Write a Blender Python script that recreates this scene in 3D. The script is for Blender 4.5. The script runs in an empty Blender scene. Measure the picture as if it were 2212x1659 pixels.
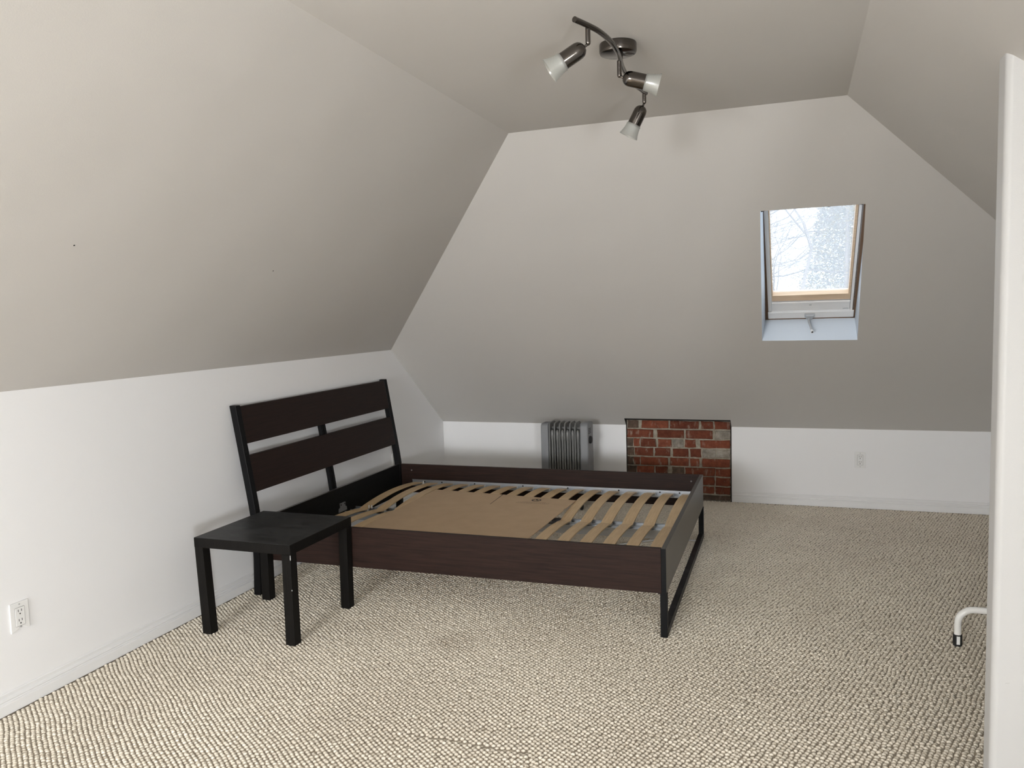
import bpy, math, random
import numpy as np
from mathutils import Vector, Matrix, Quaternion
from mathutils.geometry import tessellate_polygon

random.seed(7)
rng = np.random.default_rng(7)
scene = bpy.context.scene
COL = scene.collection

# ------------------------------------------------------------------ camera
FPX, CW = 1712.6, 2212
CAM = Vector((2.9446, -0.4338, 1.5097))
YAW, PITCH, ROLL = [math.radians(a) for a in (19.8235, 4.9969, -1.7)]
fw = Vector((-math.sin(YAW) * math.cos(PITCH), math.cos(YAW) * math.cos(PITCH), -math.sin(PITCH)))
rt = Vector((math.cos(YAW), math.sin(YAW), 0))
up = rt.cross(fw)
rt2 = rt * math.cos(ROLL) + up * math.sin(ROLL)
up2 = up * math.cos(ROLL) - rt * math.sin(ROLL)
cd = bpy.data.cameras.new('camera')
cd.sensor_width = 36
cd.lens = FPX * 36 / CW
cd.clip_start = 0.05
cam = bpy.data.objects.new('camera', cd)
COL.objects.link(cam)
R = Matrix((rt2, up2, -fw)).transposed().to_4x4()
cam.matrix_world = Matrix.Translation(CAM) @ R
scene.camera = cam

# ------------------------------------------------------------------ world, lights, exposure
scene.view_settings.view_transform = 'Standard'
scene.view_settings.look = 'None'
scene.view_settings.gamma = 1
scene.view_settings.use_curve_mapping = False
scene.view_settings.exposure = 0.98
scene.cycles.max_bounces = 10
scene.cycles.diffuse_bounces = 6
scene.cycles.sample_clamp_indirect = 6

world = bpy.data.worlds.new('overcast_sky')
scene.world = world
world.use_nodes = True
wn = world.node_tree
wn.nodes['Background'].inputs['Color'].default_value = (0.80, 0.90, 1.0, 1)
wn.nodes['Background'].inputs['Strength'].default_value = 1.2


def area_light(name, loc, target, sx, sy, power, color):
    l = bpy.data.lights.new(name, 'AREA')
    l.shape = 'RECTANGLE'
    l.size, l.size_y = sx, sy
    l.energy = power
    l.color = color
    o = bpy.data.objects.new(name, l)
    o.location = loc
    o.rotation_euler = (Vector(target) - Vector(loc)).to_track_quat('-Z', 'Z').to_euler()
    COL.objects.link(o)


# daylight through the gable window behind the camera; the side one is added fill
area_light('window_daylight', (1.40, -4.62, 1.25), (1.40, 0, 1.25), 1.30, 0.92, 145, (0.97, 0.985, 1.0))
area_light('side_window_fill', (4.88, -2.70, 0.74), (0, -2.70, 0.74), 1.70, 0.84, 250, (0.95, 0.975, 1.0))  # unseen source, added to light the left wall from the right
# low winter sun through the gable window, falling on the carpet behind the camera
sl_ = bpy.data.lights.new('winter_sun', 'SUN')
sl_.energy = 13
sl_.color = (1.0, 0.975, 0.94)
sl_.angle = 0.01
so_ = bpy.data.objects.new('winter_sun', sl_)
so_.rotation_euler = Vector((-0.03, 1.0, -0.36)).to_track_quat('-Z', 'Y').to_euler()
COL.objects.link(so_)

# ------------------------------------------------------------------ room measures
h1, h2, H = 1.2665, 0.5875, 2.4303
XA, XC = 1.562, 3.154            # ceiling edges of the two side slopes
DB = 2.4488                      # run of the far slope
D = 5.9094                       # far knee wall
GR = 0.723                       # fall of the side slope on the window side
XR = XC + (H - h1) / GR          # far side knee wall
YB = -4.5                        # gable behind the camera
M = DB / (H - h2)
su = Vector((0, -M, 1)).normalized()      # up along the far slope
sn = Vector((0, 1, M)).normalized()       # outward through the far slope
S0 = Vector((0, D, h2))


def sp(x, s, d=0.0):
    return S0 + su * s + sn * d + Vector((x, 0, 0))


# ------------------------------------------------------------------ materials
def mat(name, color, rough=0.5, metal=0.0, spec=0.5):
    m = bpy.data.materials.new(name)
    m.use_nodes = True
    b = m.node_tree.nodes['Principled BSDF']
    b.inputs['Base Color'].default_value = (*color, 1)
    b.inputs['Roughness'].default_value = rough
    b.inputs['Metallic'].default_value = metal
    b.inputs['Specular IOR Level'].default_value = spec
    return m


def nd(m, t, **kw):
    n = m.node_tree.nodes.new(t)
    for k, v in kw.items():
        if k in n.inputs:
            n.inputs[k].default_value = v
        else:
            setattr(n, k, v)
    return n


def lk(m, a, b):
    m.node_tree.links.new(a, b)


def coords(m, scale=(1, 1, 1), rot=(0, 0, 0)):
    t = nd(m, 'ShaderNodeTexCoord')
    mp = nd(m, 'ShaderNodeMapping')
    mp.inputs['Scale'].default_value = scale
    mp.inputs['Rotation'].default_value = rot
    lk(m, t.outputs['Object'], mp.inputs['Vector'])
    return mp.outputs['Vector']


def ramp(m, fac, stops):
    r = nd(m, 'ShaderNodeValToRGB')
    e = r.color_ramp.elements
    while len(e) < len(stops):
        e.new(0.5)
    for i, (p, c) in enumerate(stops):
        e[i].position = p
        e[i].color = (*c, 1)
    lk(m, fac, r.inputs['Fac'])
    return r.outputs['Color']


def noise(m, vec, scale, detail=3, rough=0.5):
    n = nd(m, 'ShaderNodeTexNoise')
    n.inputs['Scale'].default_value = scale
    n.inputs['Detail'].default_value = detail
    n.inputs['Roughness'].default_value = rough
    lk(m, vec, n.inputs['Vector'])
    return n.outputs['Fac']


def bsdf(m):
    return m.node_tree.nodes['Principled BSDF']


def bump(m, h, strength, dist):
    b = nd(m, 'ShaderNodeBump')
    b.inputs['Strength'].default_value = strength
    b.inputs['Distance'].default_value = dist
    lk(m, h, b.inputs['Height'])
    lk(m, b.outputs['Normal'], bsdf(m).inputs['Normal'])
    return b


def paint(name, color, rough=0.55, wave=0.0):
    m = mat(name, color, rough, spec=0.35)
    v = coords(m)
    b = bump(m, noise(m, v, 260, 2), 0.10, 0.002)
    if wave:
        b2 = nd(m, 'ShaderNodeBump')
        b2.inputs['Strength'].default_value = wave
        b2.inputs['Distance'].default_value = 0.03
        lk(m, noise(m, v, 2.2, 1), b2.inputs['Height'])
        lk(m, b2.outputs['Normal'], b.inputs['Normal'])
    return m


M_white = paint('white_wall_paint', (0.85, 0.85, 0.855), 0.5)
M_beige = paint('greige_wall_paint', (0.585, 0.567, 0.540), 0.6, 0.25)
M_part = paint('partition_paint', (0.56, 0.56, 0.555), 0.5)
M_trim = paint('white_trim_paint', (0.80, 0.80, 0.80), 0.35)
M_reveal = paint('sky_tinted_reveal_paint', (0.64, 0.70, 0.77), 0.5)  # white reveal with the blue of the sky light put into its colour


def wood(name, dark, light, rough, axis=0, s=1.0, spec=0.5):
    m = mat(name, dark, rough, spec=spec)
    sc = [38 * s, 38 * s, 38 * s]
    sc[axis] = 1.6 * s
    v = coords(m, sc)
    f = noise(m, v, 3.0, 5, 0.65)
    lk(m, ramp(m, f, [(0.3, dark), (0.72, light)]), bsdf(m).inputs['Base Color'])
    bump(m, f, 0.12, 0.001)
    return m


M_veneer = wood('dark_brown_veneer', (0.015, 0.0080, 0.0066), (0.034, 0.0180, 0.0135), 0.48, 0, 1.0, 0.14)
M_veneer_y = wood('dark_brown_headboard_veneer', (0.0105, 0.0058, 0.005), (0.024, 0.012, 0.0095), 0.5, 1, 1.0, 0.2)
M_black = mat('black_powder_coat', (0.006, 0.006, 0.0065), 0.5, spec=0.13)
M_foot = mat('black_brown_foil', (0.022, 0.019, 0.017), 0.28, spec=0.6)
M_birch = wood('birch_slat', (0.56, 0.385, 0.20), (0.72, 0.54, 0.33), 0.45, 1, 0.8)
M_zinc = mat('zinc_plated_steel', (0.50, 0.53, 0.57), 0.33, 0.85)
M_screwcap = mat('dull_screw_cap', (0.16, 0.15, 0.145), 0.4, 0.3)
M_plastic_w = mat('white_plastic', (0.80, 0.80, 0.79), 0.35)
M_plastic_clear = mat('milky_plastic', (0.74, 0.73, 0.70), 0.35)
M_slot = mat('dark_slot', (0.012, 0.012, 0.012), 0.7)
M_rubber = mat('black_rubber', (0.013, 0.013, 0.013), 0.6)
M_chrome = mat('black_nickel', (0.135, 0.122, 0.112), 0.12, 1.0)
M_heater = mat('grey_enamel', (0.185, 0.185, 0.18), 0.32)
M_heater_cap = mat('grey_heater_plastic', (0.215, 0.22, 0.23), 0.45)
M_grey = mat('grey_metal_handle', (0.50, 0.51, 0.52), 0.35, 0.5)
M_tube = mat('white_gloss_tube', (0.82, 0.81, 0.78), 0.2)
M_bright = mat('polished_chrome', (0.8, 0.8, 0.8), 0.06, 1.0)
M_pine = wood('pine_sash', (0.60, 0.43, 0.28), (0.80, 0.63, 0.46), 0.45, 0, 1.0)
M_cord = mat('grey_cord', (0.5, 0.5, 0.49), 0.5)

# laminate table: dusty top
M_table = wood('black_brown_laminate', (0.0060, 0.0054, 0.0048), (0.0105, 0.0093, 0.0082), 0.5, 2, 0.7, 0.10)
M_tabletop = mat('dusty_laminate_top', (0.012, 0.0115, 0.011), 0.45, spec=0.25)
v = coords(M_tabletop, (9, 22, 1), (0, 0, 0.5))
f = noise(M_tabletop, v, 1.1, 7, 0.66)
lk(M_tabletop, ramp(M_tabletop, f, [(0.40, (0.010, 0.0098, 0.0096)), (0.72, (0.046, 0.047, 0.048))]), bsdf(M_tabletop).inputs['Base Color'])
lk(M_tabletop, ramp(M_tabletop, f, [(0.35, (0.36,) * 3), (0.75, (0.6,) * 3)]), bsdf(M_tabletop).inputs['Roughness'])

# cardboard
M_card = mat('brown_cardboard', (0.235, 0.165, 0.105), 0.75, spec=0.2)
v = coords(M_card, (1, 1, 1))
lk(M_card, ramp(M_card, noise(M_card, v, 9, 5), [(0.3, (0.52, 0.38, 0.248)), (0.75, (0.575, 0.428, 0.287))]), bsdf(M_card).inputs['Base Color'])
bump(M_card, noise(M_card, coords(M_card, (140, 4, 1)), 1.0, 2), 0.08, 0.001)
M_ink = mat('black_ink', (0.02, 0.018, 0.016), 0.7)
M_ink_faint = mat('faded_ink', (0.30, 0.215, 0.145), 0.75)

# bricks
M_mortar = mat('lime_mortar', (0.36, 0.33, 0.27), 0.9, spec=0.1)
v = coords(M_mortar)
lk(M_mortar, ramp(M_mortar, noise(M_mortar, v, 30, 6, 0.7), [(0.3, (0.22, 0.19, 0.145)), (0.7, (0.45, 0.41, 0.335))]), bsdf(M_mortar).inputs['Base Color'])
bump(M_mortar, noise(M_mortar, v, 55, 5), 0.8, 0.01)


def brick_mat(name, a, b, soil):
    m = mat(name, a, 0.85, spec=0.15)
    v = coords(m)
    oi = nd(m, 'ShaderNodeObjectInfo')
    add = nd(m, 'ShaderNodeVectorMath', operation='ADD')
    lk(m, v, add.inputs[0])
    lk(m, oi.outputs['Location'], add.inputs[1])
    f = noise(m, add.outputs[0], 22, 6, 0.65)
    c = ramp(m, f, [(0.30, a), (0.70, b)])
    hs = nd(m, 'ShaderNodeHueSaturation')
    mr = nd(m, 'ShaderNodeMapRange')
    mr.inputs['To Min'].default_value = 0.72
    mr.inputs['To Max'].default_value = 1.25
    lk(m, oi.outputs['Random'], mr.inputs['Value'])
    lk(m, mr.outputs['Result'], hs.inputs['Value'])
    lk(m, c, hs.inputs['Color'])
    # plaster scratches and lime smears
    mp = nd(m, 'ShaderNodeMapping')
    mp.inputs['Scale'].default_value = (60, 60, 14)
    lk(m, add.outputs[0], mp.inputs['Vector'])
    g = noise(m, mp.outputs['Vector'], 1.0, 4, 0.6)
    g2 = noise(m, add.outputs[0], 13, 3, 0.6)
    mul = nd(m, 'ShaderNodeMath', operation='MULTIPLY')
    lk(m, g, mul.inputs[0])
    lk(m, g2, mul.inputs[1])
    mx = nd(m, 'ShaderNodeMix', data_type='RGBA')
    lk(m, ramp(m, mul.outputs[0], [(0.30, (0, 0, 0)), (0.44, (soil, soil, soil))]), mx.inputs['Factor'])
    lk(m, hs.outputs['Color'], mx.inputs['A'])
    mx.inputs['B'].default_value = (0.42, 0.36, 0.29, 1)
    lk(m, mx.outputs['Result'], bsdf(m).inputs['Base Color'])
    bump(m, f, 0.7, 0.006)
    return m


M_brick = brick_mat('red_brick', (0.125, 0.036, 0.021), (0.235, 0.074, 0.041), 0.5)
M_brick_dark = brick_mat('sooty_brick', (0.045, 0.034, 0.026), (0.13, 0.085, 0.062), 0.35)
M_brick_grey = brick_mat('plastered_brick', (0.16, 0.135, 0.11), (0.38, 0.35, 0.30), 0.8)

# carpet
M_carpet_base = mat('carpet_backing', (0.36, 0.315, 0.255), 0.95, spec=0.1)
M_carpet = mat('cream_wool_loop', (0.6, 0.54, 0.45), 0.92, spec=0.12)
v = coords(M_carpet)
c1 = ramp(M_carpet, noise(M_carpet, v, 90, 2), [(0.3, (0.66, 0.60, 0.50)), (0.7, (0.85, 0.79, 0.68))])
big = ramp(M_carpet, noise(M_carpet, v, 1.7, 3), [(0.30, (0.90, 0.89, 0.88)), (0.62, (1, 1, 1))])
mx = nd(M_carpet, 'ShaderNodeMix', data_type='RGBA', blend_type='MULTIPLY')
mx.inputs['Factor'].default_value = 1
lk(M_carpet, c1, mx.inputs['A'])
lk(M_carpet, big, mx.inputs['B'])
# the greyish worn spot by the bed
dist = nd(M_carpet, 'ShaderNodeVectorMath', operation='DISTANCE')
lk(M_carpet, v, dist.inputs[0])
dist.inputs[1].default_value = (1.436, 2.832, 0)
st = ramp(M_carpet, dist.outputs['Value'], [(0.02, (0.82, 0.80, 0.79)), (0.15, (1, 1, 1))])
mx2 = nd(M_carpet, 'ShaderNodeMix', data_type='RGBA', blend_type='MULTIPLY')
mx2.inputs['Factor'].default_value = 1
lk(M_carpet, mx.outputs['Result'], mx2.inputs['A'])
lk(M_carpet, st, mx2.inputs['B'])
lk(M_carpet, mx2.outputs['Result'], bsdf(M_carpet).inputs['Base Color'])


def glass_pane(name, veil):
    m = bpy.data.materials.new(name)
    m.use_nodes = True
    nt = m.node_tree
    nt.nodes.remove(nt.nodes['Principled BSDF'])
    out = nt.nodes['Material Output']
    tr = nd(m, 'ShaderNodeBsdfTransparent')
    gl = nd(m, 'ShaderNodeBsdfGlossy', Roughness=0.02)
    tl = nd(m, 'ShaderNodeBsdfTranslucent')
    tl.inputs['Color'].default_value = (0.95, 0.97, 1, 1)
    a = nd(m, 'ShaderNodeMixShader')
    b = nd(m, 'ShaderNodeMixShader')
    a.inputs['Fac'].default_value = veil
    lk(m, tr.outputs[0], a.inputs[1])
    lk(m, tl.outputs[0], a.inputs[2])
    b.inputs['Fac'].default_value = 0.06
    lk(m, a.outputs[0], b.inputs[1])
    lk(m, gl.outputs[0], b.inputs[2])
    lk(m, b.outputs[0], out.inputs['Surface'])
    return m


M_pane = glass_pane('veiled_window_glass', 0.21)  # translucent share stands in for the washed-out glare through the pane
M_pane_clear = glass_pane('window_glass', 0.02)

# frosted lamp glass
M_frost = bpy.data.materials.new('frosted_lamp_glass')
M_frost.use_nodes = True
nt = M_frost.node_tree
nt.nodes.remove(nt.nodes['Principled BSDF'])
di = nd(M_frost, 'ShaderNodeBsdfDiffuse')
di.inputs['Color'].default_value = (0.62, 0.63, 0.60, 1)
tl = nd(M_frost, 'ShaderNodeBsdfTranslucent')
tl.inputs['Color'].default_value = (0.72, 0.73, 0.70, 1)
tr = nd(M_frost, 'ShaderNodeBsdfTransparent')
gl = nd(M_frost, 'ShaderNodeBsdfGlossy', Roughness=0.22)
a, b, c = [nd(M_frost, 'ShaderNodeMixShader') for _ in range(3)]
a.inputs['Fac'].default_value = 0.55
b.inputs['Fac'].default_value = 0.42
lk(M_frost, di.outputs[0], a.inputs[1]); lk(M_frost, tl.outputs[0], a.inputs[2])
lk(M_frost, a.outputs[0], b.inputs[1]); lk(M_frost, tr.outputs[0], b.inputs[2])
c.inputs['Fac'].default_value = 0.12
lk(M_frost, b.outputs[0], c.inputs[1]); lk(M_frost, gl.outputs[0], c.inputs[2])
lk(M_frost, c.outputs[0], nt.nodes['Material Output'].inputs['Surface'])

# outdoors
M_bark = mat('pale_bark', (0.050, 0.046, 0.046), 0.9, spec=0.1)
M_needle = mat('conifer_green', (0.020, 0.028, 0.027), 0.9, spec=0.1)
M_yellow = mat('yellowed_leaves', (0.07, 0.058, 0.02), 0.9, spec=0.1)
M_lawn = mat('pale_lawn', (0.05, 0.05, 0.035), 0.95, spec=0.1)

# ------------------------------------------------------------------ mesh helpers
OFF = {}


class MB:
    def __init__(self):
        self.v, self.f = [], []

    def quad(self, *pts):
        i = len(self.v)
        self.v += [Vector(p) for p in pts]
        self.f.append(tuple(range(i, i + len(pts))))
        return self

    def poly_holes(self, rings):
        pts = [p for r in rings for p in r]
        i = len(self.v)
        self.v += [Vector(p) for p in pts]
        for t in tessellate_polygon([[Vector(p) for p in r] for r in rings]):
            self.f.append(tuple(i + k for k in t))
        return self

    def hexa(self, p):     # p[0:4] bottom ring, p[4:8] top ring
        i = len(self.v)
        self.v += [Vector(q) for q in p]
        for q in ((3, 2, 1, 0), (4, 5, 6, 7), (0, 1, 5, 4), (1, 2, 6, 5), (2, 3, 7, 6), (3, 0, 4, 7)):
            self.f.append(tuple(i + k for k in q))
        return self

    def box(self, x0, y0, z0, x1, y1, z1, T=None):
        p = [(x0, y0, z0), (x1, y0, z0), (x1, y1, z0), (x0, y1, z0), (x0, y0, z1), (x1, y0, z1), (x1, y1, z1), (x0, y1, z1)]
        if T:
            p = [T(*q) for q in p]
        return self.hexa(p)

    def prism(self, outline, ext):   # outline: list of 3D points, ext: extrusion vector
        n = len(outline)
        i = len(self.v)
        e = Vector(ext)
        self.v += [Vector(p) for p in outline] + [Vector(p) + e for p in outline]
        self.f.append(tuple(range(i + n - 1, i - 1, -1)))
        self.f.append(tuple(range(i + n, i + 2 * n)))
        for k in range(n):
            j = (k + 1) % n
            self.f.append((i + k, i + j, i + n + j, i + n + k))
        return self

    def rings(self, rings, cap=True):
        n = len(rings[0])
        i = len(self.v)
        for r in rings:
            self.v += [Vector(p) for p in r]
        for a in range(len(rings) - 1):
            for k in range(n):
                j = (k + 1) % n
                self.f.append((i + a * n + k, i + a * n + j, i + (a + 1) * n + j, i + (a + 1) * n + k))
        if cap:
            self.f.append(tuple(range(i + n - 1, i - 1, -1)))
            e = i + (len(rings) - 1) * n
            self.f.append(tuple(range(e, e + n)))
        return self

    def tube(self, path, r, n=12, cap=True):
        path = [Vector(p) for p in path]
        rr = r if isinstance(r, (list, tuple)) else [r] * len(path)
        d0 = (path[1] - path[0]).normalized()
        ref = d0.orthogonal().normalized()
        out = []
        for k, p in enumerate(path):
            d = (path[min(k + 1, len(path) - 1)] - path[max(k - 1, 0)]).normalized()
            ref = (ref - d * ref.dot(d)).normalized()
            bi = d.cross(ref)
            out.append([p + (ref * math.cos(2 * math.pi * q / n) + bi * math.sin(2 * math.pi * q / n)) * rr[k] for q in range(n)])
        return self.rings(out, cap)

    def lathe(self, prof, o, axis, n=28, cap=False):   # prof: (radius, height along axis)
        axis = Vector(axis).normalized()
        ref = axis.orthogonal().normalized()
        bi = axis.cross(ref)
        out = [[Vector(o) + axis * h + (ref * math.cos(2 * math.pi * q / n) + bi * math.sin(2 * math.pi * q / n)) * r for q in range(n)] for r, h in prof]
        return self.rings(out, cap)

    def build(self, name, material, parent=None, smooth=None, bevel=0.0, seg=2):
        off = OFF.get(parent.name, Vector((0, 0, 0))) if parent else Vector((0, 0, 0))
        me = bpy.data.meshes.new(name)
        me.from_pydata([tuple(p - off) for p in self.v], [], self.f)
        me.update()
        me.materials.append(material)
        if smooth:
            me.polygons.foreach_set('use_smooth', [True] * len(me.polygons))
            me.set_sharp_from_angle(angle=math.radians(smooth))
        o = bpy.data.objects.new(name, me)
        COL.objects.link(o)
        if parent:
            o.parent = parent
            OFF[o.name] = off
        if bevel:
            md = o.modifiers.new('soft_edges', 'BEVEL')
            md.width = bevel
            md.segments = seg
            md.limit_method = 'ANGLE'
        return o


def tag(o, label=None, cat=None, group=None, kind=None):
    for k, val in (('label', label), ('category', cat), ('group', group), ('kind', kind)):
        if val:
            o[k] = val
    return o


def root(name, loc, label, cat, group=None, kind=None):
    o = bpy.data.objects.new(name, None)
    o.empty_display_size = 0.05
    o.location = loc
    COL.objects.link(o)
    OFF[o.name] = Vector(loc)
    return tag(o, label, cat, group, kind)


def copy_of(o, parent, delta):
    c = o.copy()
    COL.objects.link(c)
    c.parent = parent
    c.location = o.location + Vector(delta)
    OFF[c.name] = OFF.get(parent.name, Vector((0, 0, 0)))
    return c


# ------------------------------------------------------------------ room shell
S = 'structure'
NX0, NX1, NS = 1.640, 2.466, (0.6525 - h2) / su.z       # brick opening cut into the far slope
fl = MB().quad((0, YB, -0.0095), (XR, YB, -0.0095), (XR, D + .02, -0.0095), (0, D + .02, -0.0095)).build('floor', M_carpet_base)
tag(fl, 'beige wall-to-wall loop carpet across the attic floor', 'floor', kind=S)

wl = MB().quad((0, YB, -0.014), (0, D, -0.014), (0, D, h2), sp(0, (h1 - h2) / su.z), (0, YB, h1)).build('wall_left', M_white)
tag(wl, 'white knee wall behind the headboard', 'wall', kind=S)
sA = (H - h2) / su.z
sH = (h1 - h2) / su.z
yA, yH = sp(0, sA).y, sp(0, sH).y
o = MB().quad((0, YB, h1), (0, yH, h1), (XA, yA, H), (XA, YB, H)).build('ceiling_left', M_beige)
tag(o, 'beige sloping ceiling above the white knee wall with the headboard', 'ceiling', kind=S)
for q_ in ((0.691, 1.582), (0.644, 2.708)):
    z_ = h1 + (H - h1) / XA * q_[0]
    MB().lathe([(.003, -.001), (.003, .001)], (q_[0], q_[1], z_), ((H - h1) / XA, 0, -1), 10, True).build('nail_hole', M_slot, o)
o = MB().quad((XA, YB, H), (XA, yA, H), (XC, yA, H), (XC, YB, H)).build('ceiling', M_beige)
tag(o, 'flat beige ceiling strip carrying the three-head lamp', 'ceiling', kind=S)
o = MB().quad((XC, YB, H), (XC, yA, H), (XR, yH, h1), (XR, YB, h1)).build('ceiling_right', M_beige)
tag(o, 'beige sloping ceiling above the white partition end', 'ceiling', kind=S)

# far slope with the skylight hole and the brick cut-out
hole = [(2.733, 1.172), (3.303, 1.165), (3.272, 2.373), (2.762, 2.374)]
outer = [(0, 0), (NX0 - .005, 0), (NX0, NS), (NX1, NS - .002), (NX1 + .001, 0), (XR, 0), (XR, sH), (XC, sA), (XA, sA), (0, sH)]
o = MB().poly_holes([[sp(x, s) for x, s in outer], [sp(x, s) for x, s in hole]]).build('ceiling_back', M_beige)
tag(o, 'beige sloping ceiling with the skylight cut into it', 'ceiling', kind=S)
M_gap_shade = mat('dark_gap_shade', (0.03, 0.027, 0.025), 0.9, spec=0.1)  # near-black: the shade in the plaster gaps is put into the colour
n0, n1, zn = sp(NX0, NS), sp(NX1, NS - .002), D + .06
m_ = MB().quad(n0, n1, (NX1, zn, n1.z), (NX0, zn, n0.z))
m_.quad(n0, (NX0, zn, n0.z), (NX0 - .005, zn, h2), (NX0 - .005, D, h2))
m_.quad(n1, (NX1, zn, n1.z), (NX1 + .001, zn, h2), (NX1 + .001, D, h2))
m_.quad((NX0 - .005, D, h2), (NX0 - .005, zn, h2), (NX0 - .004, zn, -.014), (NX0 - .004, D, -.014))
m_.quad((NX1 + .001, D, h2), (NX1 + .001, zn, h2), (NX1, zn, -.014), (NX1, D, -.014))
m_.box(NX0, D - .004, .629, NX1, D + .004, .672)  # dark strips drawn in as the shadow gap round the bricks
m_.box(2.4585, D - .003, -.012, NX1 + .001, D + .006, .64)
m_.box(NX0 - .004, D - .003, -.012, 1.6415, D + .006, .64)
m_.build('cut_edge_shade', M_gap_shade, o)
wb = MB().quad((0, D, -0.014), (NX0 - .004, D, -0.014), (NX0 - .005, D, h2), (0, D, h2))
wb.quad((NX1, D, -0.014), (XR, D, -0.014), (XR, D, h2), (NX1 + .001, D, h2))
o = wb.build('wall_back', M_white)
tag(o, 'low white wall under the skylight slope on both sides of the bricks', 'wall', kind=S)

# gable wall behind the camera with its window opening
gable = [(0, -0.014), (XR, -0.014), (XR, h1), (XC, H), (XA, H), (0, h1)]
wins = [('window_2', [(0.70, YB, 0.75), (2.10, YB, 0.75), (2.10, YB, 1.75), (0.70, YB, 1.75)], Vector((0, -1, 0)), 'gable window behind the viewer'),
        ('added_side_window', [(XR, -3.6, .28), (XR, -1.8, .28), (XR, -1.8, 1.20), (XR, -3.6, 1.20)], Vector((1, 0, 0)), 'unseen low side window added to let in light from the right')]
o = MB().poly_holes([[(x, YB, z) for x, z in gable], wins[0][1]]).build('wall_front', M_beige)
tag(o, 'gable wall behind the viewer with a window', 'wall', kind=S)
o = MB().poly_holes([[(XR, YB, -0.014), (XR, YB, h1), (XR, yH, h1), (XR, D, h2), (XR, D, -0.014)], wins[1][1]]).build('wall_right', M_white)
tag(o, 'white knee wall hidden behind the partition', 'wall', kind=S)
for nm, pts, n_, lab in wins:
    c_ = sum((Vector(p) for p in pts), Vector()) / 4
    wk = root(nm, c_, lab, 'window', kind=S)
    P4 = [Vector(p) for p in pts]
    I4 = [p + Vector([math.copysign(.045, (c_ - p)[k]) if abs((c_ - p)[k]) > .01 else 0 for k in range(3)]) for p in P4]
    m_ = MB()
    for k in range(4):
        j = (k + 1) % 4
        q = [P4[k], P4[j], I4[j], I4[k]]
        m_.hexa([p + n_ * .003 for p in q] + [p + n_ * .05 for p in q])
    m_.build('frame', M_trim, wk)
    MB().hexa([p + n_ * .027 for p in I4] + [p + n_ * .03 for p in I4]).build('pane', M_pane_clear, wk)

# partition end beside the camera, top cut to the slope, rounded corner
PX, PY0, PY1 = 3.487, 2.150, 2.232
r_ = 0.020
pl = [(XR, PY1), (PX, PY1)] + [(PX + r_ - r_ * math.cos(a), PY0 + r_ - r_ * math.sin(a)) for a in np.linspace(0, math.pi / 2, 9)] + [(XR, PY0)]
zs = lambda x: H - GR * (x - XC) + .012
m_ = MB()
m_.rings([[(x, y, -0.014) for x, y in pl], [(x, y, zs(x)) for x, y in pl]])
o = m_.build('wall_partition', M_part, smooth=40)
tag(o, 'white partition end with a rounded corner close to the viewer', 'wall', kind=S)
MB().hexa([(3.522, PY0 - .0006, .3895), (3.533, PY0 - .0006, .3925), (3.533, PY0 + .001, .3925), (3.522, PY0 + .001, .3895), (3.522, PY0 - .0006, .3915), (3.533, PY0 - .0006, .3940), (3.533, PY0 + .001, .3940), (3.522, PY0 + .001, .3915)]).build('scuff', M_cord, o)

# unseen wall added to keep the side window's light off the partition
m_ = MB().rings([[(x, y, -0.014) for x, y in q_] for q_ in [((3.98, .2), (4.08, .2), (4.08, PY0 + .001), (3.98, PY0 + .001))]] + [[(x, y, zs(x)) for x, y in ((3.98, .2), (4.08, .2), (4.08, PY0 + .001), (3.98, PY0 + .001))]])
tag(m_.build('wall_light_blocker', M_part), 'added unseen wall that shades the partition from the side window', 'wall', kind=S)

# baseboards
bprof = [(0, 0), (.016, 0), (.016, .040), (.0145, .044), (.0085, .046), (.0085, .051), (.0125, .056), (.0105, .063), (.005, .067), (.006, .080), (.003, .084), (0, .084)]


def baseboard(name, p0, p1, inward, label):
    iw = Vector(inward)
    m = MB()
    m.rings([[Vector(p) + iw * t + Vector((0, 0, z - .006)) for t, z in bprof] for p in (p0, p1)])
    tag(m.build(name, M_trim), label, 'baseboard', kind=S)


baseboard('baseboard_left', (0, YB, 0), (0, D, 0), (1, 0, 0), 'white moulded baseboard behind the table and headboard')
baseboard('baseboard_back', (0.016, D, 0), (NX0 - .006, D, 0), (0, -1, 0), 'white moulded baseboard behind the bed and heater')
baseboard('baseboard_back', (NX1 + .004, D, 0), (XR, D, 0), (0, -1, 0), 'white moulded baseboard below the far outlet')

# ------------------------------------------------------------------ carpet pile
ra = math.radians(-125.4)
rd = np.array([-math.sin(ra), math.cos(ra)])        # along a row of loops
pd = np.array([rd[1], -rd[0]])
PITCH_R, PITCH_S = 0.0166, 0.0185
ni, nj = 480, 480
I, J = np.meshgrid(np.arange(-ni, ni), np.arange(-nj, nj), indexing='ij')
I, J = I.ravel(), J.ravel()
wob = 0.0028 * np.sin(J * 0.19 + I * 0.045) + 0.0015 * np.sin(J * 0.43 + I * 0.11) + rng.normal(0, 0.0006, I.size)
row_phase = np.cumsum(0.27 + rng.normal(0, 0.05, 2 * ni))[I + ni]   # each row of stitches is shifted against the last
row_phase %= 1.0
a_ = (J + row_phase + rng.normal(0, 0.08, I.size)) * PITCH_S
b_ = I * PITCH_R + wob
P = np.array([2.4, 3.4]) + a_[:, None] * rd + b_[:, None] * pd
ok = (P[:, 0] > 0.022) & (P[:, 0] < XR - .02) & (P[:, 1] > 0.7) & (P[:, 1] < D - .022)
ok &= ~((P[:, 0] > PX - .008) & (P[:, 1] > PY0 - .008) & (P[:, 1] < PY1 + .008))
dx = np.column_stack([P - np.array(CAM[:2]), np.full(len(P), -CAM.z)])
zc = dx @ np.array(fw)
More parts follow.
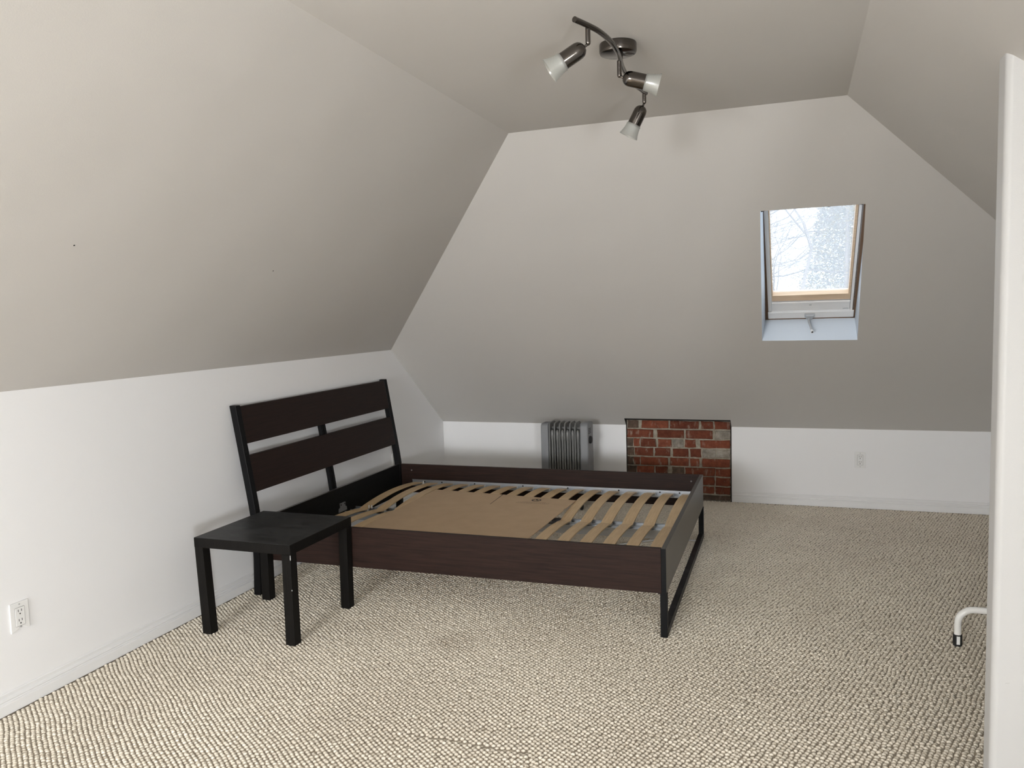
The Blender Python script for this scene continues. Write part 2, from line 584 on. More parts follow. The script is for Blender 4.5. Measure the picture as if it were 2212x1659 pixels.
uu = FPX * (dx @ np.array(rt2)) / np.maximum(zc, .1)
ok &= (zc > .3) & (np.abs(uu) < 1106 + 350)
P = P[ok]
n = len(P)
NSEG = 6
ang = np.arange(NSEG) * 2 * np.pi / NSEG
La, Lb = 0.0093, 0.0073
hgt = (0.0098 + rng.normal(0, 0.0010, n))
seam = (np.abs(P[:, 1] - 2.04 - 0.004 * np.sin(P[:, 0] * 25)) < 0.006) & (P[:, 0] > 1.60) & (P[:, 0] < 2.10)
hgt[seam] *= 0.35
tilt = rng.normal(0, 0.16, n)
sc = 1 + rng.normal(0, 0.06, n)
loc = []
for rr_, hh in ((1.0, 0.0), (0.84, 0.66)):
    for t in ang:
        loc.append((math.cos(t) * La * rr_, math.sin(t) * Lb * rr_, hh))
loc.append((0, 0, 1.0))
loc = np.array(loc)
ct, stt = np.cos(tilt) * sc, np.sin(tilt) * sc
la = loc[None, :, 0] * ct[:, None] - loc[None, :, 1] * stt[:, None]
lb = loc[None, :, 0] * stt[:, None] + loc[None, :, 1] * ct[:, None]
V = np.empty((n, 13, 3), np.float32)
e1 = np.array([0.94, 0.34])                        # each loop lies slanted across its row
e2 = np.array([-0.34, 0.94])
V[:, :, :2] = P[:, None, :] + la[..., None] * e1 + lb[..., None] * e2
V[:, :, 2] = -0.0115 + loc[None, :, 2] * hgt[:, None]
tri = []
for k in range(NSEG):
    j = (k + 1) % NSEG
    tri += [(k, j, 6 + j), (k, 6 + j, 6 + k), (6 + k, 6 + j, 12)]
tri = np.array(tri)
Fc = (tri[None] + 13 * np.arange(n)[:, None, None]).reshape(-1)
me = bpy.data.meshes.new('carpet_pile')
me.vertices.add(n * 13)
me.vertices.foreach_set('co', V.ravel())
me.loops.add(len(Fc))
me.loops.foreach_set('vertex_index', Fc.astype(np.int32))
nf = len(Fc) // 3
me.polygons.add(nf)
me.polygons.foreach_set('loop_start', np.arange(0, nf * 3, 3, dtype=np.int32))
me.polygons.foreach_set('use_smooth', np.ones(nf, bool))
me.update(calc_edges=True)
me.materials.append(M_carpet)
o = bpy.data.objects.new('carpet_pile', me)
COL.objects.link(o)
o.parent = fl
o['kind'] = 'stuff'
print('carpet loops', n)

# ------------------------------------------------------------------ brick chimney
ch = root('brick_chimney', (2.05, D + .15, 0), 'old red brick chimney face exposed in the low white wall', 'chimney')
MB().box(NX0 - .03, D + .010, -.014, NX1 + .03, D + .30, .70).build('mortar', M_mortar, ch)
zr = [0.631, 0.559, 0.482, 0.408, 0.332, 0.257, 0.184, 0.109, 0.042, -0.006]
rows = [
    [(1.648, 1.74, 'd'), (1.762, 1.978, 'r'), (1.991, 2.215, 'r'), (2.234, 2.326, 'r'), (2.339, 2.456, 'r')],
    [(1.643, 1.854, 'r'), (1.890, 2.101, 'r'), (2.118, 2.324, 'r'), (2.345, 2.458, 'g')],
    [(1.641, 1.690, 'd'), (1.696, 1.744, 'r'), (1.752, 1.876, 'r'), (1.894, 2.001, 'r'), (2.008, 2.096, 'g'), (2.106, 2.192, 'r'), (2.226, 2.455, 'r')],
    [(1.640, 1.697, 'd'), (1.704, 1.854, 'r'), (1.868, 1.991, 'r'), (2.013, 2.134, 'r'), (2.149, 2.234, 'r'), (2.243, 2.345, 'g'), (2.352, 2.455, 'g')],
    [(1.640, 1.690, 'd'), (1.696, 1.744, 'r'), (1.751, 1.970, 'r'), (1.988, 2.136, 'r'), (2.149, 2.216, 'r'), (2.240, 2.455, 'r')],
    [(1.640, 1.716, 'd'), (1.722, 1.859, 'r'), (1.873, 1.969, 'r'), (2.003, 2.100, 'd'), (2.108, 2.338, 'r'), (2.346, 2.456, 'r')],
    [(1.643, 1.854, 'd'), (1.868, 2.085, 'r'), (2.098, 2.335, 'r'), (2.347, 2.456, 'r')],
    [(1.643, 1.745, 'd'), (1.756, 1.985, 'r'), (1.998, 2.215, 'r'), (2.228, 2.330, 'r'), (2.343, 2.456, 'r')],
    [(1.643, 1.860, 'd'), (1.875, 2.120, 'g'), (2.135, 2.455, 'd')],
]
BM = {'r': M_brick, 'd': M_brick_dark, 'g': M_brick_grey}
for k, row in enumerate(rows):
    z1, z0 = zr[k] - .006, zr[k + 1] + .006
    for x0, x1, kind in row:
        jit = lambda s: random.uniform(-s, s)
        cx, cz = (x0 + x1) / 2, (z0 + z1) / 2
        ring = [(x0, z0), (cx - (x1 - x0) * .2, z0), (cx + (x1 - x0) * .2, z0), (x1, z0), (x1, cz), (x1, z1), (cx + (x1 - x0) * .2, z1), (cx - (x1 - x0) * .2, z1), (x0, z1), (x0, cz)]
        ring = [(x + jit(.0035), z + jit(.003)) for x, z in ring]
        yf = D + jit(.004) + (.004 if kind == 'g' else 0)
        back = [(x - cx, D + .02 - yf, z - cz) for x, z in ring]
        mid = [(x - cx, 0.004, z - cz) for x, z in ring]
        frt = [((x - cx) * .965 + jit(.001), jit(.0012), (z - cz) * .90 + jit(.001)) for x, z in ring]
        ob = MB().rings([back, mid, frt]).build('brick', BM[kind])
        ob.parent = ch
        ob.location = Vector((cx, yf, cz)) - OFF[ch.name]
        if kind == 'd':
            ob['label'] = 'dark sooty brick'
        if kind == 'g':
            ob['label'] = 'brick smeared with grey mortar'

# ------------------------------------------------------------------ skylight
w1 = root('window_1', sp(3.02, 1.17), 'small tilted roof skylight looking out on bare branches', 'window', kind=S)
DF = 0.15
inn = [(2.757, 1.196), (3.287, 1.197), (3.295, 2.46), (2.775, 2.46)]
m_ = MB()
for k in range(4):
    j = (k + 1) % 4
    a0, a1, b1, b0 = hole[k], hole[j], inn[j], inn[k]
    m_.quad(sp(*a0), sp(*a1), sp(*b1, DF + .06), sp(*b0, DF + .06))
m_.build('reveal', M_reveal, w1)
MD = mat('raw_brown_timber', (0.16, 0.095, 0.055), 0.8)
# rough timber lining showing between plaster and frame
m_ = MB()
for x0, x1, s0, s1 in ((2.750, 2.772, 1.19, 2.5), (3.272, 3.298, 1.19, 2.5), (2.750, 3.298, 1.185, 1.2125)):
    m_.box(x0, s0, DF + .004, x1, s1, DF + .05, sp)
m_.build('timber_lining', MD, w1)
fx0, fx1 = 2.769, 3.282
m_ = MB()
m_.box(fx0, 1.2125, DF - .006, fx1, 1.276, DF + .06, sp)                     # bottom rail
m_.build('bottom_rail', M_trim, w1, bevel=.003)
m_ = MB()
m_.box(fx0, 1.276, DF + .004, fx0 + .024, 2.5, DF + .06, sp)
m_.box(fx1 - .024, 1.276, DF + .004, fx1, 2.5, DF + .06, sp)
m_.build('jamb', M_trim, w1, bevel=.002)
sx0, sx1 = fx0 + .026, fx1 - .026
m_ = MB()
m_.box(sx0, 1.282, DF + .006, sx1, 1.372, DF + .05, sp)
m_.box(sx0, 1.352, DF - .001, sx1, 1.372, DF + .05, sp)
o = m_.build('sash_rail', M_trim, w1, bevel=.002)
MB().box((sx0 + sx1) / 2 - .007, 1.335, DF + .003, (sx0 + sx1) / 2 + .007, 1.341, DF + .008, sp).build('catch', M_grey, o)
MB().box(sx1 - .040, 1.288, DF + .004, sx1 - .006, 1.294, DF + .008, sp).build('label_plate', M_grey, o)
m_ = MB()
m_.box(sx0, 1.376, DF + .012, sx1, 1.432, DF + .055, sp)
m_.box(sx0, 1.432, DF + .012, sx0 + .007, 2.5, DF + .055, sp)
m_.box(sx1 - .014, 1.432, DF + .012, sx1, 2.5, DF + .055, sp)
m_.build('wooden_sash', M_pine, w1, bevel=.0015)
MB().box(sx0 + .005, 1.428, DF + .040, sx1 - .011, 2.5, DF + .046, sp).build('pane', M_pane, w1)
MB().box(sx0 - .001, 2.30, DF + .008, sx0 + .014, 2.306, DF + .014, sp).build('seam', M_slot, w1)
MB().box(sx1 - .019, 2.30, DF + .008, sx1 + .001, 2.306, DF + .014, sp).build('seam', M_slot, w1)
# torn plaster head of the opening, its shadow gap drawn as dark pieces
m_ = MB()
for xs_ in ([(2.764, 2.3745), (2.794, 2.3735), (2.788, 2.369), (2.776, 2.364), (2.766, 2.362)], [(2.930, 2.3738), (2.962, 2.3735), (2.950, 2.370), (2.934, 2.368)],
            [(3.085, 2.3735), (3.262, 2.3732), (3.262, 2.364), (3.240, 2.3685), (3.17, 2.371), (3.112, 2.3695), (3.098, 2.366)]):
    m_.prism([sp(x, s, .004) for x, s in xs_], sn * .03)
m_.build('torn_edge_shade', M_gap_shade, w1)
# winding handle on the bottom rail
hx = 3.022
m_ = MB()
T = lambda x, s, d: sp(x, s, DF - .006 - d)
ro = lambda w0, w1_, s0, s1_, d: [T(hx - w0, s0, d), T(hx + w0, s0, d), T(hx + w1_, s0 + (s1_ - s0) * .45, d), T(hx + w1_, s1_, d), T(hx - w1_, s1_, d), T(hx - w1_, s0 + (s1_ - s0) * .45, d)]
m_.rings([ro(.012, .030, 1.214, 1.262, 0), ro(.012, .030, 1.214, 1.262, .010), ro(.009, .020, 1.218, 1.258, .018)])
hd = m_.build('handle', M_grey, w1, smooth=30)
p0, p1 = T(hx - .003, 1.232, .012), T(hx - .004, 1.222, .034)
p2 = p1 + Vector((.018, -.085, -.062))
MB().tube([p0, p1, p1 + (p2 - p1) * .3, p2], [.007, .0075, .006, .006], 12).build('crank', M_grey, hd, smooth=40)
e = (p2 - p1).normalized()
MB().tube([p2 - e * .012, p2 + e * .006], [.0085, .0085], 14).build('crank_collar', M_plastic_w, hd, smooth=40)
MB().tube([p2 + e * .0055, p2 + e * .0075], [.0058, .0058], 12).build('socket', M_slot, hd)

# ------------------------------------------------------------------ bed
B0 = Vector((0.200, 3.1175, 0))
br = math.radians(0.62)
bc, bs = math.cos(br), math.sin(br)
LB_, WB = 2.1817, 1.712
ZT, ZB = 0.4191, 0.2063


def bp(u, v_, z):
    return Vector((B0.x + bc * u - bs * v_, B0.y + bs * u + bc * v_, z))


bed = root('bed_frame', B0, 'dark brown slatted bed frame without a mattress, tall headboard at the white wall', 'bed')
GZ = -0.004
for v0, v1 in ((0, .020), (WB - .020, WB)):
    o = MB().box(-.03, v0, ZB, LB_ - .0235, v1, ZT, bp).build('side_rail', M_veneer, bed, bevel=.0012)
    for uu_ in (.055, LB_ - .075):
        q = bp(uu_, (v1 + .0005) if v0 == 0 else (v0 - .0005), ZT - .045)
        MB().lathe([(.0055, -.001), (.0055, .001), (.003, .0016)], q, (0, 1 if v0 == 0 else -1, 0), 14, True).build('screw_cap', M_screwcap, o)
fb = MB().box(LB_ - .022, 0, ZB, LB_, WB, ZT, bp).build('footboard', M_foot, bed, bevel=.001)
MB().box(LB_ - .0222, -.0012, ZB - .002, LB_ - .0002, 0.0002, ZT - .001, bp).build('edge_strip', M_black, fb)
m_ = MB()
m_.box(LB_ - .029, 0.001, GZ, LB_ + .003, .030, ZB - .001, bp)
m_.box(LB_ - .040, 0.001, ZB - .004, LB_ + .001, .030, ZB, bp)
m_.build('leg', M_black, bed, bevel=.0015)
m_ = MB()
m_.box(LB_ - .029, WB - .030, GZ, LB_ + .003, WB - .001, ZB - .001, bp)
m_.box(LB_ - .040, WB - .030, ZB - .004, LB_ + .001, WB - .001, ZB, bp)
m_.build('leg', M_black, bed, bevel=.0015)
M_bar = mat('worn_black_bar', (0.014, 0.014, 0.015), 0.4, spec=0.2)
vv = coords(M_bar)
lk(M_bar, ramp(M_bar, noise(M_bar, vv, 11, 4), [(0.5, (0.006, 0.006, 0.0065)), (0.8, (0.035, 0.035, 0.038))]), bsdf(M_bar).inputs['Base Color'])
MB().box(LB_ - .029, .030, GZ, LB_ + .003, WB - .030, .030, bp).build('floor_bar', M_bar, bed, bevel=.002)


# headboard: leaning posts that turn vertical below the rails
def hx_(z):
    pts = [(-.01, .140), (.20, .150), (.40, .150), (.50, .1375), (.60, .122), (.80, .090), (1.056, .049)]
    return float(np.interp(z, [p[0] for p in pts], [p[1] for p in pts]))


for y0, y1 in ((3.118, 3.158), (4.789, 4.829)):
    zz_ = [GZ, .2, .38, .44, .5, .56, .62, .8, 1.056]
    m_ = MB().rings([[(hx_(z) - .042, y0, z), (hx_(z), y0, z), (hx_(z), y1, z), (hx_(z) - .042, y1, z)] for z in zz_])
    m_.build('headboard_post', M_black, bed, bevel=.003)


def panel(name, z0, z1, y0, y1, t, dx, material):
    m = MB()
    zl = [z0 + (z1 - z0) * k / 4 for k in range(5)]
    m.rings([[(hx_(z) - t + dx, y0, z), (hx_(z) + dx, y0, z), (hx_(z) + dx, y1, z), (hx_(z) - t + dx, y1, z)] for z in zl])
    return m.build(name, material, bed, bevel=.0012)


panel('headboard_board', .8415, 1.0485, 3.159, 4.788, .018, -.003, M_veneer_y)
panel('headboard_board', .572, .777, 3.159, 4.788, .018, -.003, M_veneer_y)
lo = panel('headboard_panel', .190, .421, 3.159, 4.788, .018, -.002, M_black)
MB().box(.1315, 3.159, .420, .1485, 4.788, .4225).build('top_edge', M_foot, lo)
for y0, y1 in ((3.908, 3.930), (3.938, 3.962)):
    m_ = MB().rings([[(hx_(z) - .046, y0, z), (hx_(z) - .022, y0, z), (hx_(z) - .022, y1, z), (hx_(z) - .046, y1, z)] for z in (.20, .40, .5, .6, .8, 1.03)])
    m_.build('centre_support', M_black, bed)

# steel ledges, middle beam and its bracket
for side in (0, 1):
    vin = .020 if side == 0 else WB - .020
    sg = 1 if side == 0 else -1
    m_ = MB()
    m_.box(.06, min(vin, vin + sg * .0025), .268, LB_ - .035, max(vin, vin + sg * .0025), .307, bp)
    m_.box(.06, min(vin, vin + sg * .048), .268, LB_ - .035, max(vin, vin + sg * .048), .271, bp)
    m_.box(.06, min(vin + sg * .045, vin + sg * .048), .271, LB_ - .035, max(vin + sg * .045, vin + sg * .048), .279, bp)
    m_.box(.06, min(vin, vin + sg * .008), .3045, LB_ - .035, max(vin, vin + sg * .008), .307, bp)
    led = m_.build('steel_ledge', M_zinc, bed)
    for uu_ in (.16, .30, .56, .93, 1.26, 1.62, 1.90, 2.03):
        c0 = bp(uu_, vin + sg * .0028, .292)
        MB().lathe([(.0055, 0), (.0055, .001)], c0, (0, sg, 0), 10, True).build('screw_hole', M_slot, led)
m_ = MB()
m_.box(.02, .790, .232, LB_ - .024, .793, .281, bp)
m_.box(.02, .927, .232, LB_ - .024, .930, .281, bp)
m_.box(.02, .790, .268, LB_ - .024, .930, .271, bp)
m_.box(.02, .786, .279, LB_ - .024, .797, .282, bp)
m_.box(.02, .923, .279, LB_ - .024, .934, .282, bp)
m_.box(.02, .855, .271, LB_ - .024, .862, .279, bp)
m_.build('middle_beam', M_zinc, bed)
m_ = MB()
yb_ = 3.980
m_.prism([(.1495, yb_ - .050, .262), (.1495, yb_ + .050, .262), (.1495, yb_ + .046, .285), (.1495, yb_ + .030, .292), (.1495, yb_ + .034, .318), (.1495, yb_ + .012, .320), (.1495, yb_ - .012, .318), (.1495, yb_ - .034, .320), (.1495, yb_ - .030, .292), (.1495, yb_ - .046, .285)], (.004, 0, 0))
brk = m_.build('beam_bracket', M_heater_cap, bed)
for yy_, z_ in ((yb_ - .022, .308), (yb_ + .022, .308)):
    MB().lathe([(.0055, 0), (.0055, .0015)], (.1535, yy_, z_), (1, 0, 0), 10, True).build('screw', M_slot, brk)

# sprung slats: two sets that meet over the middle beam
SW, ST = .064, .007


def slat_mesh(v0, v1, tilt):
    m = MB()
    K = 14
    rr_ = []
    for k in range(K + 1):
        t = k / K
        v_ = v0 + (v1 - v0) * t
        z = .2815 + .030 * math.sin(math.pi * t) ** .80 + tilt * (t - .5)
        rr_.append([bp(-SW / 2, v_, z), bp(SW / 2, v_, z), bp(SW / 2, v_, z + ST), bp(-SW / 2, v_, z + ST)])
    m.rings(rr_)
    return m


U0, DU = .118, .1228
protos = []
for v0, v1 in ((.030, .8580), (.8580, WB - .030)):
    s0 = slat_mesh(v0, v1, 0).build('slat', M_birch, bed, bevel=.001)
    caps = []
    for vc in (v0, v1):
        cap = MB().box(-SW / 2 - .003, vc - .012, .2715, SW / 2 + .003, vc + .012, .2870, bp).build('slat_holder', M_plastic_clear, bed, bevel=.002)
        caps.append(cap)
    protos.append((s0, caps))
for s0, caps in protos:
    for k in range(17):
        du = U0 + DU * k
        dl = (bc * du, bs * du, 0)
        if k == 0:
            continue
        copy_of(s0, bed, dl)
        for cap in caps:
            copy_of(cap, bed, dl)
    dl = Vector((bc * U0, bs * U0, 0))
    s0.location += dl
    for cap in caps:
        cap.location += dl
for uu_, v_ in ((.178, 1.632), (.166, .880), (.150, .872)):
    MB().lathe([(.0045, 0), (.0045, .018), (.003, .021)], bp(uu_, v_, .288), (0, 0, 1), 10, True).build('peg', M_plastic_w, bed)

# ------------------------------------------------------------------ cardboard
cz = .3195
cb = root('cardboard_sheet', bp(.93, .8, cz), 'flattened brown cardboard box lying on the bed slats', 'cardboard')
C_out = [(.420, 1.322), (.936, 1.270), (1.443, 1.212), (1.436, 1.02), (1.428, .985), (1.433, .93), (1.418, .55), (1.404, .14), (.410, .14)]
m_ = MB().prism([bp(u, v_, cz + .006) for u, v_ in reversed(C_out)], (0, 0, -.004))
top = m_.build('top_layer', M_card, cb)
m_ = MB().prism([bp(u - .012 if u > 1 else u + .01, v_ + (.004 if v_ < .5 else -.01), cz + .001) for u, v_ in reversed(C_out)], (0, 0, -.004))
m_.build('bottom_layer', M_card, cb)
zi = cz + .0063
q0, q1 = Vector((.930, 1.268)), Vector((.941, 1.000))
MB().quad(bp(q0.x - .003, q0.y, zi), bp(q1.x - .002, q1.y, zi), bp(q1.x + .002, q1.y, zi), bp(q0.x + .003, q0.y, zi)).build('slit', M_slot, top)
# printed round box-maker's emblem with faded lines of print
c0 = Vector((1.195, 1.165))
m_ = MB()
N = 40
for k in range(N):
    a0, a1 = 2 * math.pi * k / N, 2 * math.pi * (k + 1) / N
    P_ = lambda a, r: bp(c0.x + r * math.cos(a), c0.y + r * 1.05 * math.sin(a), zi)
    m_.quad(P_(a0, .0235), P_(a0, .0315), P_(a1, .0315), P_(a1, .0235))
for a in (90, 210, 330):
    a = math.radians(a)
    d = Vector((math.cos(a), math.sin(a)))
    nrm = Vector((-d.y, d.x)) * .0035
    A, B_ = c0, c0 + d * .022
    m_.quad(bp(A.x - nrm.x, A.y - nrm.y, zi), bp(B_.x - nrm.x * 1.8, B_.y - nrm.y * 1.8, zi), bp(B_.x + nrm.x * 1.8, B_.y + nrm.y * 1.8, zi), bp(A.x + nrm.x, A.y + nrm.y, zi))
m_.build('emblem', M_ink, top)
m_ = MB()
for row_, (x0, x1, y) in enumerate(((1.120, 1.265, 1.108), (1.095, 1.295, 1.088), (1.088, 1.300, 1.072))):
    x = x0
    while x < x1:
        w_ = random.uniform(.004, .011)
        m_.quad(bp(x, y, zi), bp(x + w_, y, zi), bp(x + w_, y + .008, zi), bp(x, y + .008, zi))
        x += w_ + random.uniform(.002, .005)
m_.build('faded_print', M_ink_faint, top)

# ------------------------------------------------------------------ side table
TX, TY, TW, TD, TH = .195, 2.580, .550, .5365, .4799
tb = root('side_table', (TX + TW / 2, TY + TD / 2, 0), 'square black side table with a dusty top beside the bed', 'table')
slab = MB().box(TX, TY, TH - .048, TX + TW, TY + TD, TH - .001).build('tabletop', M_table, tb, bevel=.0015)
MB().box(TX + .0012, TY + .0012, TH - .0012, TX + TW - .0012, TY + TD - .0012, TH).build('dusty_surface', M_tabletop, slab)
lw = .050
for lx, ly, dx_, dy_ in ((TX, TY, .010, .010), (TX + TW - lw, TY, -.004, .004), (TX + TW - lw, TY + TD - lw, -.008, .004), (TX, TY + TD - lw, -.003, .000)):
    p = [(lx + dx_, ly + dy_, GZ), (lx + lw + dx_, ly + dy_, GZ), (lx + lw + dx_, ly + lw + dy_, GZ), (lx + dx_, ly + lw + dy_, GZ)]
    q = [(lx + .0008, ly + .0008, TH - .048), (lx + lw - .0008, ly + .0008, TH - .048), (lx + lw - .0008, ly + lw - .0008, TH - .048), (lx + .0008, ly + lw - .0008, TH - .048)]
    leg = MB().hexa(p + q).build('leg', M_table, tb, bevel=.0012)
    if lx > .5 and ly < 2.7:
        for z0, z1 in ((.408, .431), (.262, .268)):
            xx_ = lx + lw + dx_ * (1 - z0 / .43)
            MB().box(xx_ - .0022, ly - .0004 + dy_ * (1 - z0 / .43), z0, xx_ + .0004, ly + .002 + dy_ * (1 - z0 / .43), z1).build('chipped_edge', M_cord, leg)

# ------------------------------------------------------------------ oil heater
HX, HY = 1.03, 5.59
ht = root('oil_heater', (1.225, HY, 0), 'grey oil-filled radiator heater standing behind the bed', 'heater')
Y0, Y1, ZH0, ZH1 = 5.513, 5.668, .095, .645


def fin_outline(y0, y1, z0, z1, r):
    pts = []
    for cy, cz_, a0 in ((y1 - r, z1 - r, 0), (y0 + r * 1.4, z1 - r * 1.4, 90), (y0 + r, z0 + r, 180), (y1 - r, z0 + r, 270)):
        rr_ = r * 1.4 if a0 == 90 else r
        for a in np.linspace(a0, a0 + 90, 6):
            pts.append((cy + rr_ * math.cos(math.radians(a)), cz_ + rr_ * math.sin(math.radians(a))))
    return pts


fo = fin_outline(Y0, Y1, ZH0, ZH1, .018)
m_ = MB()
xf = 1.104
m_.prism([(xf - .0012, y, z) for y, z in fo], (.0024, 0, 0))
path = [Vector((xf, y, z)) for y, z in fo]
m_.tube(path + [path[0]], .0056, 6, False)
fin = m_.build('fin', M_heater, ht, smooth=50)
m_ = MB()
for yc in (Y0 + .0145, Y1 - .0145):
    zc_ = [.135, .14, .16, .30, .50, .515, .53, .55, .57, .585, .595]
    rc = [.002, .007, .0088, .0088, .0092, .0115, .0138, .0145, .0138, .010, .002]
    m_.tube([(xf + .019, yc, z) for z in zc_], rc, 10)
channel = m_.build('oil_channel', M_heater, fin, smooth=60)
for k in range(1, 6):
    c_ = copy_of(fin, ht, (.0418 * k, 0, 0))
    c2_ = channel.copy()
    COL.objects.link(c2_)
    c2_.parent = c_
m_ = MB()
m_.prism([(1.030, y, z) for y, z in fin_outline(Y0 + .004, Y1 - .012, ZH0 - .01, ZH1 - .003, .022)], (.062, 0, 0))
cap = m_.build('end_cap', M_heater_cap, ht, smooth=40, bevel=.006, seg=3)
MB().box(1.0265, 5.56, .40, 1.032, 5.62, .47).build('cord_clip', M_slot, cap)
MB().box(1.0345, Y0 + .0028, .606, 1.088, Y0 + .0046, .6085).build('seam', M_heater, cap)
m_ = MB()
m_.prism([(1.352, y, z) for y, z in fin_outline(Y0 - .006, Y1 + .010, ZH0 - .01, ZH1 + .006, .024)], (.066, 0, 0))
cp = m_.build('control_panel', M_heater_cap, ht, smooth=40, bevel=.010, seg=3)
MB().lathe([(.030, -.002), (.030, .012), (.026, .016), (0.001, .016)], (1.417, 5.560, .515), (1, 0, 0), 20).build('dial', M_slot, cp, smooth=40)
for k in range(4):
    MB().box(1.4165, 5.525, .565 + .012 * k, 1.4188, 5.60, .570 + .012 * k).build('vent_slot', M_slot, cp)
MB().tube([(1.125, HY, .13), (1.36, HY, .13)], .014, 10).build('header_pipe', M_heater, ht, smooth=40)
MB().tube([(1.09, HY, .60), (1.36, HY, .60)], .012, 10).build('header_pipe', M_heater, ht, smooth=40)
for xx_ in (1.065, 1.390):
    m_ = MB().box(xx_ - .018, 5.38, .050, xx_ + .018, 5.785, .068)
    m_.box(xx_ - .012, 5.56, .060, xx_ + .012, 5.62, .095)
    ft = m_.build('foot', M_rubber, ht, bevel=.004)
    for yy_ in (5.38, 5.775):
        MB().lathe([(.016, -.012), (.024, -.009), (.025, 0), (.024, .009), (.016, .012)], (xx_, yy_, .021), (1, 0, 0), 18, True).build('caster', M_rubber, ft, smooth=40)

# ------------------------------------------------------------------ outlets
def outlet(loc, right, nrm, w, h, chipped, label):
    L, Rr, Nn, Z = Vector(loc), Vector(right), Vector(nrm), Vector((0, 0, 1))
    rt_ = root('wall_outlet', loc, label, 'outlet', 'white double wall outlets')
    q = lambda a, b_, d: L + Rr * a + Z * b_ + Nn * d
    W2, H2 = w / 2, h / 2
    ol = [(-W2, -H2), (W2, -H2), (W2, H2), (-W2, H2)]
    if chipped:
        ol = [(-W2, -H2), (-.004, -H2 + .012), (-.006, -H2 + .019), (.002, -H2 + .022), (.009, -H2 + .016), (W2 - .012, -H2 + .006), (W2, -H2 + .004), (W2, H2), (-W2, H2)]
    pts = [q(a, b_, .0003) for a, b_ in ol]
    m = MB().prism(pts, Nn * .0060)
    m.build('faceplate', M_plastic_w, rt_, bevel=.002)
    rw, rh = w * .25, h * .31
    rc = MB().box(-rw, -rh, .004, rw, rh, .0080, q).build('receptacle', M_plastic_w, rt_, bevel=.001)
    fr_ = MB()
    for x0, x1, z0, z1 in ((-rw - .0012, -rw, -rh, rh), (rw, rw + .0012, -rh, rh), (-rw, rw, -rh - .0012, -rh), (-rw, rw, rh, rh + .0012)):
        fr_.box(x0, z0, .0058, x1, z1, .0066, q)
    fr_.build('gap', M_heater, rt_)
    for zc_ in (rh * .52, -rh * .52):
        for a in (-.0068, .0068):
            MB().box(a - .0012, zc_ + .001, .0078, a + .0012, zc_ + .0105, .0083, q).build('slot', M_slot, rc)
        MB().lathe([(.0030, -.0005), (.0030, .0006)], q(0, zc_ - .0075, .0078), Nn, 12, True).build('ground_hole', M_slot, rc)
    for zc_ in (h * .42, -h * .42 + (.008 if chipped else 0)):
        MB().lathe([(.0032, -.0005), (.0032, .0012), (.002, .0018)], q(0, zc_, .006), Nn, 12, True).build('screw', M_grey, rt_, smooth=40)
    return rt_


outlet((0, 1.803, .360), (0, 1, 0), (1, 0, 0), .082, .120, True, 'white wall outlet with a chipped plate, on the knee wall before the table')
outlet((3.390, D, .358), (1, 0, 0), (0, -1, 0), .076, .121, False, 'white wall outlet on the low far wall under the skylight')
outlet((0, 4.986, .405), (0, 1, 0), (1, 0, 0), .082, .120, False, 'white wall outlet mostly hidden behind the headboard')

# ------------------------------------------------------------------ ceiling light
cl = root('ceiling_light', (2.362, 2.362, H), 'three-head dark nickel spotlight bar with frosted glass shades on the ceiling', 'lamp')
m_ = MB().lathe([(.0005, .0005), (.063, .0005), (.0645, .004), (.0645, .028), (.062, .0335), (.058, .035), (.0005, .035)], (2.362, 2.362, H), (0, 0, -1), 48)
m_.build('canopy', M_chrome, cl, smooth=35)
zb_ = H - .060
ctrl = [(2.327, 1.915), (2.349, 1.974), (2.368, 2.034), (2.380, 2.110), (2.384, 2.187), (2.381, 2.266), (2.372, 2.345), (2.363, 2.420), (2.358, 2.500), (2.358, 2.590), (2.363, 2.690), (2.375, 2.784), (2.379, 2.805)]
path = []
for k in range(len(ctrl) - 1):
    p_ = [Vector((*ctrl[min(max(k + i, 0), len(ctrl) - 1)], zb_)) for i in (-1, 0, 1, 2)]
    for t in (0, .25, .5, .75):
        path.append(.5 * ((2 * p_[1]) + (-p_[0] + p_[2]) * t + (2 * p_[0] - 5 * p_[1] + 4 * p_[2] - p_[3]) * t ** 2 + (-p_[0] + 3 * p_[1] - 3 * p_[2] + p_[3]) * t ** 3))
path.append(Vector((*ctrl[-1], zb_)))
m_ = MB().tube(path, .0088, 14)
m_.build('bar', M_chrome, cl, smooth=50)
MB().tube([(2.372, 2.355, H - .036), (2.372, 2.355, zb_)], .008, 12).build('bar_mount', M_chrome, cl, smooth=40)
M_bulb = mat('pearl_bulb', (0.55, 0.55, 0.52), 0.25)
heads = [((2.349, 1.987), .052, (-.847, -.20, -.524)), ((2.3695, 2.343), .056, (.938, .222, -.266)), ((2.375, 2.789), .041, (-.477, .02, -.874))]
